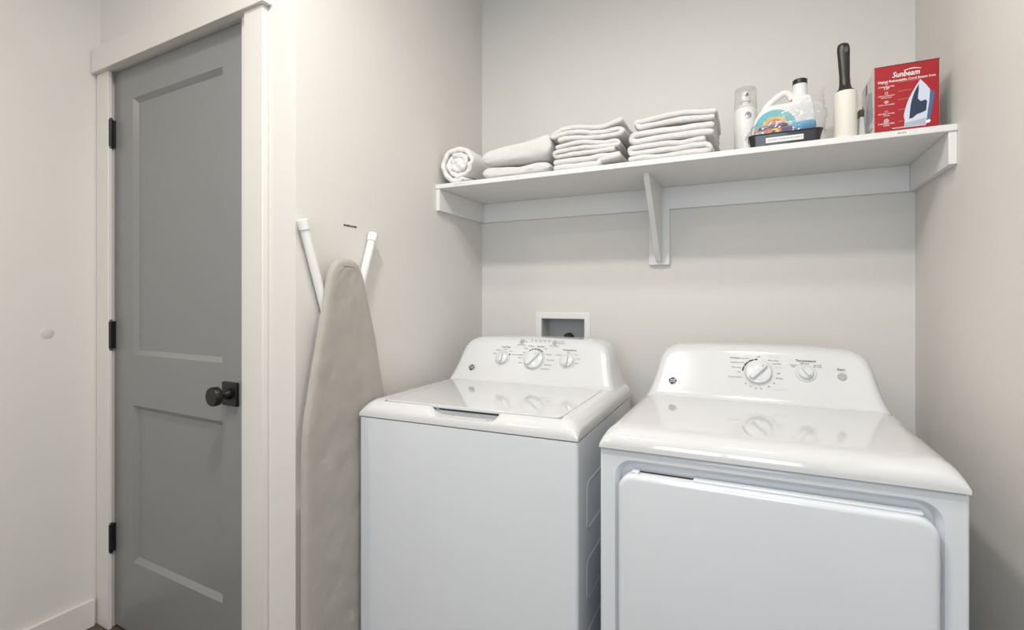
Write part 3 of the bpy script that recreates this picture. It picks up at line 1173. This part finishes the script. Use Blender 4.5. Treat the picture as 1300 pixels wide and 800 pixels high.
sin = math.sin
stack([('white terry towel, bottom of the stack beside the spray bottle', 'stacked bath towels', -.382, .000, .262, 3, .0180, 3, True, lambda s: .003 * sin(s * 3.2), [(.0, .0), (.006, .008), (.0, .012)], .006),
       ('white terry towel, middle of the stack beside the spray bottle', 'stacked bath towels', -.372, .006, .264, 2, .0205, 11, False, lambda s: .004 * sin(s * 3.0), None, .005),
       ('white terry towel, topmost of the stack beside the spray bottle', 'stacked bath towels', -.363, .002, .262, 2, .0170, 19, False, lambda s: .007 * sin(s * 2.6), [(.012, .006), (0, 0)], .005)])
stack([('white terry towel, bottom of the middle stack on the shelf', 'stacked bath towels', -.650, .006, .256, 2, .0205, 27, True, lambda s: .010 * max(0, s - .55), [(0, .075), (0, 0)], .005),
       ('white terry towel, middle of the middle stack on the shelf', 'stacked bath towels', -.644, .004, .232, 3, .0160, 35, False, lambda s: .007 * sin(s * 5), [(0, .01), (0, 0), (.004, .004)], .007),
       ('white terry towel, topmost of the middle stack on the shelf', 'stacked bath towels', -.655, .010, .258, 3, .0165, 43, True, lambda s: .018 * s * s + .008 * sin(s * 7), [(.02, 0), (.0, .012), (.03, 0)], .007)])


# the two towels laid with their folded edge to the front: plump rounded slabs
def plump(name, label, group, x0, x1, y0, y1, z0, hfun, seed):
    nx, na = 40, 30
    vs, fs = [], []
    for i in range(nx + 1):
        s = i / nx
        e = min(s, 1 - s) * (x1 - x0)
        k = math.sqrt(max(0, 1 - (1 - min(1, e / .028)) ** 2)) * .94 + .06
        h = hfun(s)
        for j in range(na):
            a = 2 * PI * j / na
            ca_, sa_ = math.cos(a), math.sin(a)
            px = abs(ca_) ** .34 * (1 if ca_ > 0 else -1)
            pz = abs(sa_) ** .62 * (1 if sa_ > 0 else -1)
            w = noise.noise(Vector((s * 6 + seed, j * .35, seed)))
            yy = (y0 + y1) / 2 - px * (y1 - y0) / 2 * (.93 + .07 * k) + .006 * w
            zz = z0 + h / 2 + pz * h / 2 * k + (.004 * w if sa_ > -.2 else 0)
            vs.append((x0 + (x1 - x0) * s, yy, zz))
    for i in range(nx):
        fs += [(i * na + j, i * na + (j + 1) % na, (i + 1) * na + (j + 1) % na, (i + 1) * na + j) for j in range(na)]
    fs.append(tuple(range(na)))
    fs.append(tuple(nx * na + j for j in reversed(range(na))))
    o = MB().add(vs, fs).build(name, 'towel', None, smooth=True)
    return tag(o, label, 'towel', group)


plump('folded_towel', 'thin white towel lying flat under the plump towel, next to the rolled sheet', 'towels beside the roll', -.938, -.660, FY + .004, 1.94, TZ, lambda s: .046 + .004 * math.sin(s * 9) - .006 * s, 2.0)
plump('folded_towel', 'plump white towel on top of the thin one, next to the rolled sheet', 'towels beside the roll', -.942, -.657, FY + .006, 1.94, TZ + .0515, lambda s: .056 + .044 * s + .003 * math.sin(s * 7), 5.0)

# rolled sheet: spiral
sp = []
turns = 2.2
for i in range(72):
    f = i / 71
    a = -PI * .5 + 2 * PI * turns * f - .88
    r = .020 + .046 * f
    r *= 1 + .10 * noise.noise(Vector((math.cos(a) * 2.2, math.sin(a) * 2.2, f * 9)))
    sp.append((r * math.cos(a) * 1.14, .072 + r * math.sin(a)))
o = ribbon(sp, .0200, 0, .27, 16, 51, .009).build('rolled_sheet', 'sheet', None, smooth=True)
for v in o.data.vertices:           # pleats around the open end
    if v.co.y < .03:
        a = math.atan2(v.co.z - .072, v.co.x)
        k = 1 - v.co.y / .03
        w = math.sin(a * 11 + 2.5 * noise.noise(Vector((a * 2, 1, 3)))) * .5 + noise.noise(v.co * 60)
        v.co.y += .008 * k * w
        rr_ = 1 + .06 * k * w
        v.co.x *= rr_
        v.co.z = .072 + (v.co.z - .072) * rr_
o.location = (-1.048, 1.692, TZ - .003)
tag(o, 'rolled-up white bed sheet at the end of the shelf against the alcove wall', 'sheet')
zmin = min(v.co.z for v in o.data.vertices)
o.location.z = TZ - zmin
co_ = MB()
vs, fs = [], []
for i in range(9):
    for j in range(12):
        a = 2 * PI * j / 12
        r = .026 * math.sin(PI * (i + .5) / 9.5) * (1 + .5 * noise.noise(Vector((i * .9, j * 1.3, 4))))
        vs.append((r * math.cos(a) * 1.2, -.004 + i * .004 + .008 * noise.noise(Vector((j * 1.1, i, 9))), .073 + r * math.sin(a)))
fs = [(i * 12 + j, i * 12 + (j + 1) % 12, (i + 1) * 12 + (j + 1) % 12, (i + 1) * 12 + j) for i in range(8) for j in range(12)]
fs += [tuple(range(12)), tuple(96 + j for j in range(12))]
co_.add(vs, fs).build('crumpled_core', 'sheet', o, smooth=True)

# ------------------------------------------------------------------ spray bottle with clear cap
sc = empty('spray_bottle', (-.0260, 1.915, TZ), label='white spray bottle with a clear cap and round dark logo', cat='bottle')
MB().lathe([(0, 0), (.034, 0), (.0365, .003), (.0365, .172), (.035, .180), (.030, .188), (.026, .190), (.026, .194), (0, .194)], 40).build('body', 'bottle_white', sc, smooth=True)
MB().lathe([(.012, .193), (.012, .208), (.0165, .209), (.0165, .236), (.015, .240), (0, .240)], 28).build('nozzle', 'bottle_white', sc, smooth=True)
MB().lathe([(0, .0022), (.0055, .0022), (.006, 0)], 20, Matrix.Translation((.004, -.0158, .228)) @ Matrix.Rotation(R(90), 4, 'X')).build('nozzle_hole', 'brown', sc, smooth=True)
MB().lathe([(.0355, .183), (.0360, .185), (.0345, .244), (.032, .250), (.028, .2515), (0, .252)], 44).build('clear_cap', 'clear_cap', sc, smooth=True)
lg = MB()
def swirl(r0, r1, a0, a1, n=16):
    vs = []
    for i in range(n + 1):
        a = R(a0 + (a1 - a0) * i / n)
        for q in (r0, r1):
            x, z = q * math.sin(a), q * math.cos(a)
            th = x / .0365 + .25
            vs.append((.0368 * math.sin(th), -.0368 * math.cos(th), .155 + z))
    lg.add(vs, [(2 * i, 2 * i + 1, 2 * i + 3, 2 * i + 2) for i in range(n)])
swirl(.0085, .0105, -110, 215)
swirl(.0038, .0065, -60, 170)
swirl(0, .0035, -120, 20)
lg.build('logo', 'logo_blue', sc, fix=False)

sc.scale = (1, 1, 1.06)

# ------------------------------------------------------------------ detergent jug
jg = empty('detergent_jug', (.0765, 1.838, TZ), label='white detergent jug with arched handle and rainbow label', cat='jug')
prof = [(-.083, .0), (.092, .0), (.094, .09), (.090, .135), (.084, .158), (.078, .176), (.036, .178), (.032, .166), (.026, .160), (-.030, .158), (-.055, .145), (-.074, .115), (-.084, .06)]
pp = catmull(prof[2:], 4)
pp = [(-.083, .003), (-.078, 0), (.088, 0), (.093, .004)] + pp
m = MB().prism(pp, 'y', -.034, .034)
m.build('body', 'bottle_white', jg, bevel=.012, seg=4, ang=50)
hp = catmull([(-.052, 0, .140), (-.038, 0, .168), (-.010, 0, .192), (.012, 0, .203), (.026, 0, .194), (.034, 0, .178)], 5)
MB().tube(hp, .0105, 16).build('handle', 'bottle_white', jg, smooth=True)
MB().lathe([(.0225, .165), (.0195, .232), (0, .232)], 28, Matrix.Translation((.055, 0, 0))).build('neck', 'bottle_white', jg, smooth=True)
MB().lathe([(.0205, .222), (.0208, .236), (.0185, .238), (0, .2375)], 28, Matrix.Translation((.055, 0, 0))).build('cap_band', 'roller_handle', jg, smooth=True)
lx_, lz_ = -.016, .084
def disc(r, h, mname):
    pts = [(lx_ + r * math.cos(2 * PI * i / 48), lz_ + r * math.sin(2 * PI * i / 48)) for i in range(48)]
    MB().prism(pts, 'y', -.034 - h, -.034).build('label', mname, jg, fix=True)
disc(.0600, .0006, 'label_teal')
disc(.0385, .0009, 'label_yellow')
disc(.0300, .0012, 'label_orange')
disc(.0130, .0015, 'label_white')

# ------------------------------------------------------------------ tray with pods, packets in a clear bag
tr = empty('storage_tray', (.082, 1.684, TZ), label='black plastic tray labelled LAUNDRY PODS/DRYER SHEETS', cat='tray')
def loop(x0, x1, y0_, y1_, z, r):
    return [(a, b, z) for a, b in rrect(x0, x1, y0_, y1_, r, 5)]
L = [loop(-.090, .090, .006, .098, 0, .014), loop(-.096, .096, 0, .104, .033, .018), loop(-.0985, .0985, -.0025, .1065, .0345, .02), loop(-.0985, .0985, -.0025, .1065, .0365, .02),
     loop(-.093, .093, .003, .101, .0365, .016), loop(-.087, .087, .009, .095, .003, .012)]
n = len(L[0])
vs = [p for l in L for p in l]
fs = [tuple(reversed(range(n)))] + [(k * n + i, k * n + (i + 1) % n, (k + 1) * n + (i + 1) % n, (k + 1) * n + i) for k in range(len(L) - 1) for i in range(n)] + [tuple((len(L) - 1) * n + i for i in range(n))]
MB().add(vs, fs).build('tray_body', 'tray_black', tr, smooth=True)
sl = .006 / .033
def tp(x, z, h):
    return (x, .006 - sl * z - h, z)
lb = MB().add([tp(-.050, .009, .0006), tp(.048, .009, .0006), tp(.048, .0235, .0006), tp(-.050, .0235, .0006), tp(-.050, .009, 0), tp(.048, .009, 0), tp(.048, .0235, 0), tp(-.050, .0235, 0)],
              [(0, 1, 2, 3), (7, 6, 5, 4), (0, 4, 5, 1), (1, 5, 6, 2), (2, 6, 7, 3), (3, 7, 4, 0)]).build('label_strip', 'label_white', tr)
txt = 'LAUNDRY PODS/DRYER SHEETS'
m = MB().text(txt, 1, (0, 0, 0), (1, 0, 0), (0, 0, 1))
ext = max(p[0] for p in m.v) - min(p[0] for p in m.v)
MB().text(txt, .090 / ext, Vector(tp(-.001, .0162, .0011)), (1, 0, 0), Vector((0, -sl, 1)).normalized(), bold=.0001).build('lettering', 'print_grey', tr, fix=False)


def pillow(name, label, cat, loc, w, d, h, mname, seed, rot=(0, 0, 0), power=.45, group=None):
    nu, nv = 26, 16
    vs, fs = [], []
    for j in range(nv + 1):
        ph = -PI / 2 + PI * j / nv
        for i in range(nu):
            th = 2 * PI * i / nu
            sg = lambda q, p: abs(q) ** p * (1 if q > 0 else -1)
            x = sg(math.cos(th), power) * sg(math.cos(ph), power) * w / 2
            y = sg(math.sin(th), power) * sg(math.cos(ph), power) * d / 2
            z = sg(math.sin(ph), .8) * h / 2
            k = 1 + .12 * noise.noise(Vector((x * 40 + seed, y * 40, z * 40)))
            vs.append((x * k, y * k, z * k))
    for j in range(nv):
        fs += [(j * nu + i, j * nu + (i + 1) % nu, (j + 1) * nu + (i + 1) % nu, (j + 1) * nu + i) for i in range(nu)]
    o = MB().add(vs, fs).build(name, mname, None, smooth=True)
    o.location = loc
    o.rotation_euler = rot
    return tag(o, label, cat, group)


# carton with orange top and printed blue front
ct = empty('pod_carton', (.051, 1.734, TZ + .0065), R(-2), label='orange and blue printed pod carton standing in the black tray', cat='carton')
ct.rotation_euler = (0, R(-2.5), R(-2))
box('carton_body', -.048, .058, -.020, .020, 0, .052, 'packet_orange', ct, bevel=.001)
box('printed_panel', .026, .055, -.0208, -.020, .030, .050, 'packet_navy', ct)
box('printed_panel', -.044, -.018, -.0208, -.020, .030, .046, 'label_teal', ct)
MB().lathe([(0, .0008), (.012, .0008), (.012, 0)], 20, Matrix.Translation((.008, -.020, .040)) @ Matrix.Rotation(R(90), 4, 'X')).build('printed_dot', 'label_yellow', ct)
MB().lathe([(0, .0014), (.007, .0014), (.007, 0)], 20, Matrix.Translation((.004, -.020, .040)) @ Matrix.Rotation(R(90), 4, 'X')).build('printed_dot', 'packet_navy', ct)
pillow('detergent_packet', 'navy and white packet lying on the orange carton', 'packet', (.051, 1.743, TZ + .0685), .085, .035, .015, 'packet_navy', 1, (0, R(-5), R(4)))
pillow('detergent_packet', 'bright blue foil packet lying beside the orange carton', 'packet', (.128, 1.747, TZ + .064), .078, .040, .030, 'packet_blue', 4, (R(20), R(-6), R(3)))
o = box('red_box', .114, .164, 1.720, 1.772, TZ + .0035, TZ + .0405, 'packet_red', bevel=.001)
tag(o, 'small dark red box lying in the black tray', 'box')

# clear plastic bag crumpled round the packets
def bag_shell():
    nu, nv = 72, 34
    vs, fs = [], []
    for j in range(nv + 1):
        t = j / nv
        for i in range(nu):
            th = 2 * PI * i / nu
            cx_, sy_ = math.cos(th), math.sin(th)
            # ridge height rises towards the dryer-side end
            top = .080 + .050 * max(0, cx_) ** 1.2 - .035 * max(0, -cx_)
            wx = (.106 if cx_ > 0 else .100) - (.004 if cx_ > 0 else .03) * t ** 2
            wy = .040 - .024 * t ** 1.5
            x = (abs(cx_) ** .7) * (1 if cx_ > 0 else -1) * wx
            y = (abs(sy_) ** .7) * (1 if sy_ > 0 else -1) * wy
            z = top * t
            p = Vector((x, y, z))
            cr = noise.noise(p * 45 + Vector((3, 1, 7))) * .010 + abs(noise.noise(p * 95)) * .007
            vs.append((x + cr * cx_ * 1.1, y + cr * sy_ * .7, max(0, z + cr * .8 * t)))
    for j in range(nv):
        fs += [(j * nu + i, j * nu + (i + 1) % nu, (j + 1) * nu + (i + 1) % nu, (j + 1) * nu + i) for i in range(nu)]
    return MB().add(vs, fs)


o = bag_shell().build('plastic_bag', 'clear_film', None, smooth=True)
o.location = (.082, 1.745, TZ + .0385)
tag(o, 'crumpled clear plastic bag around the packets in the black tray', 'bag')

# small pale packet with a brown corner between lint roller and iron box
pk = empty('paper_packet', (.278, 1.765, TZ), R(8), label='pale paper packet with brown top standing between lint roller and iron box', cat='packet')
MB().add([(-.010, -.02, 0), (.010, -.02, 0), (.010, .02, 0), (-.010, .02, 0), (-.004, -.018, .075), (.004, -.018, .075), (.004, .018, .075), (-.004, .018, .075)],
         [(3, 2, 1, 0), (4, 5, 6, 7), (0, 1, 5, 4), (1, 2, 6, 5), (2, 3, 7, 6), (3, 0, 4, 7)]).build('packet_body', 'carton_white', pk, bevel=.002)
MB().box(-.006, .006, -.019, .019, .068, .090).build('packet_top', 'brown', pk, bevel=.002)

# ------------------------------------------------------------------ lint roller
lr = empty('lint_roller', (.2355, 1.714, TZ), label='lint roller standing upright with cream sheets and black handle', cat='lint roller')
MB().lathe([(.018, .0), (.0285, .0), (.029, .001), (.0285, .133), (.018, .133)], 44).build('adhesive_roll', 'roller_sheet', lr, smooth=True)
MB().lathe([(.018, .133), (.0185, .0), (.018, .0)], 32).build('core_tube', 'carton_white', lr, smooth=True)
# handle: flattened shaft with a hanging hole
hb_ = MB()
secs = [(.120, .024, .024), (.127, .0255, .0255), (.131, .0235, .0235), (.138, .0165, .0160), (.150, .0138, .0125), (.170, .0130, .0115), (.195, .0142, .0110), (.215, .0148, .0100), (.232, .0160, .0100), (.242, .0152, .0095), (.248, .0125, .0080), (.2505, .007, .0045)]
vs, fs = [], []
sg = 28
secs = [(z + .006 + max(0, z - .15) * .19, a, b) for z, a, b in secs]
for z, a, b in secs:
    lean = -.004 * max(0, z - .127) / .12
    for k in range(sg):
        th = 2 * PI * k / sg
        vs.append((lean + a * math.cos(th), b * math.sin(th), z))
for j in range(len(secs) - 1):
    fs += [(j * sg + k, j * sg + (k + 1) % sg, (j + 1) * sg + (k + 1) % sg, (j + 1) * sg + k) for k in range(sg)]
fs += [tuple(reversed(range(sg))), tuple((len(secs) - 1) * sg + k for k in range(sg))]
hb_.add(vs, fs).build('handle', 'roller_handle', lr, smooth=True)
pts = rrect(-.0015, .0075, -.0080, .0080, .0045, 5)
MB().prism([(a - .0020, b + .2535) for a, b in pts], 'y', -.0101, .0101).build('hanging_hole', 'hole_dark', lr, smooth=True)

# ------------------------------------------------------------------ boxed steam iron
bxw, bxh, bxd = .1415, .1775, .180
ibx = empty('iron_carton', (.2990, 1.684, TZ), label='red cardboard box of a steam iron beside the right wall', cat='box')
m = MB()
m.box(0, bxw, 0, bxd, 0, bxh)
me_o = m.build('carton_body', ['carton_white', 'carton_red', 'carton_dark'], ibx, bevel=.0008)
for p in me_o.data.polygons:
    if p.normal.y < -.5: p.material_index = 1
    elif p.normal.z > .5: p.material_index = 2
# lifted lid flap edge
MB().box(.0, bxw + .0015, -.0008, .012, bxh, bxh + .0012).build('lid_flap', 'carton_dark', ibx)
def P(px, py, h=0.0):
    """front-panel coordinates: px, py as fractions of width and height from the top left"""
    return Vector((px * bxw, -.0005 - h, (1 - py) * bxh))
R_, U_ = Vector((1, 0, 0)), Vector((0, 0, 1))
def fit(mb, txt, cx, cy, wfrac, bold=0.0, shear=0.0, mi=0, hs=1.0):
    t = MB().text(txt, 1, (0, 0, 0), R_, U_, shear=shear)
    ext = max(q[0] for q in t.v) - min(q[0] for q in t.v)
    s = wfrac * bxw / ext
    mb.text(txt, s, P(cx, cy), R_, U_ * hs, bold=bold / max(s, 1e-6) * s, shear=shear, mi=mi)
def line(*args, **kw):
    m = MB()
    fit(m, *args, **kw)
    m.build('lettering', 'print_white', ibx, fix=False)
line('Sunbeam', .49, .150, .42, bold=.00025, shear=.30, hs=1.25)
line('Digital Retractable Cord Steam Iron', .50, .235, .88, bold=.00016)
vs = []
for i in range(15):
    f = i / 14
    for q in (0, .006 + .008 * math.sin(PI * f)):
        vs.append(P(.46 + .27 * f, .098 - .022 * math.sin(PI * f) + q))
MB().add(vs, [(2 * i, 2 * i + 1, 2 * i + 3, 2 * i + 2) for i in range(14)]).build('logo_swoosh', 'print_white', ibx, fix=False)
for y, ls in ((.320, ('STAINLESS STEEL', 'TIP')), (.460, ('LARGE CAPACITY', 'WATER TANK')), (.598, ('LARGE LCD SCREEN',)), (.735, ('360 DEG. SWIVEL', 'HANDLE')), (.888, ("8' RETRACTABLE", 'CORD'))):
    for i, s_ in enumerate(ls):
        line(s_, .19, y + i * .028 - .010, .26 if len(s_) > 10 else .10 if len(s_) < 7 else .17, bold=.00003)
line('www.sunbeamhome.com', .49, .958, .42, bold=.00008)
def ringp(cx, cy, r0, r1, n=20, sq=1.0):
    m = MB()
    vs = []
    for i in range(n + 1):
        a = 2 * PI * i / n
        for q in (r0, r1):
            vs.append(P(cx + q * math.cos(a), cy + q * math.sin(a) * sq * bxw / bxh))
    m.add(vs, [(2 * i, 2 * i + 1, 2 * i + 3, 2 * i + 2) for i in range(n)])
    m.build('icon', 'print_white', ibx, fix=False)
ringp(.19, .268, .020, .027, 4)
ringp(.19, .408, .018, .025, 16)
ringp(.19, .545, .028, .035, 20, .75)
ringp(.19, .545, .010, .016, 12)
ringp(.19, .690, .020, .026, 12, .5)
ringp(.19, .835, .032, .039, 20)
ringp(.19, .835, .012, .020, 12)
for (xa, ya, xb, yb_2) in ((.37, .262, .70, .262), (.37, .405, .58, .395), (.37, .530, .63, .520), (.37, .685, .60, .680), (.37, .862, .46, .858)):
    MB().add([P(xa, ya), P(xb, yb_2), P(xb, yb_2 + .005), P(xa, ya + .005)], [(0, 1, 2, 3)]).build('callout_line', 'print_pink', ibx, fix=False)
# printed picture of an iron (flat print in layers)
def printed(name, pts, mname, h):
    n_ = len(pts)
    MB().add([P(a, b, h) for a, b in pts], [tuple(reversed(range(n_)))]).build(name, mname, ibx, fix=False)
printed('printed_iron', [(.715, .268)] + catmull([(.715, .268), (.62, .40), (.53, .56), (.475, .72), (.462, .80)], 4)[1:] + [(.475, .86), (.465, .985 - .02), (.79, .968), (.83, .90), (.86, .44), (.80, .36)], 'iron_pale', .0001)
printed('printed_iron', catmull([(.690, .335), (.62, .46), (.575, .60), (.555, .74), (.545, .845)], 4) + [(.60, .835), (.66, .79), (.76, .765), (.80, .745), (.815, .61), (.79, .585), (.72, .60), (.675, .555), (.69, .42)], 'iron_navy', .0003)
printed('printed_iron', [(.86, .455), (.905, .46), (.925, .50), (.92, .58), (.90, .66), (.875, .80), (.855, .90), (.805, .90), (.83, .72), (.855, .57)], 'iron_blue', .0002)
printed('printed_iron', [(.475, .90), (.80, .855), (.79, .955), (.468, .962)], 'iron_grey', .00015)
printed('printed_iron', [(.79, .905), (.84, .885), (.87, .90), (.85, .935), (.80, .94)], 'print_white', .0004)
# side panel print: grey iron picture
def side(a, b, h=.0):
    return Vector((-.0006 - h, a * bxd, b * bxh))
def sprint(pts, mname, h):
    MB().add([side(a, b, h) for a, b in pts], [tuple(range(len(pts)))]).build('printed_side', mname, ibx, fix=False)
sprint([(.10, .30), (.18, .22), (.60, .30), (.62, .55), (.45, .78), (.20, .70)], 'iron_grey', 0)
sprint([(.55, .80), (.62, .80), (.62, .97), (.55, .97)], 'print_black', .0001)
sprint([(.86, .62), (.93, .62), (.93, .72), (.86, .72)], 'print_black', .0001)
sprint([(.12, .10), (.8, .10), (.8, .13), (.12, .13)], 'print_grey', .0001)
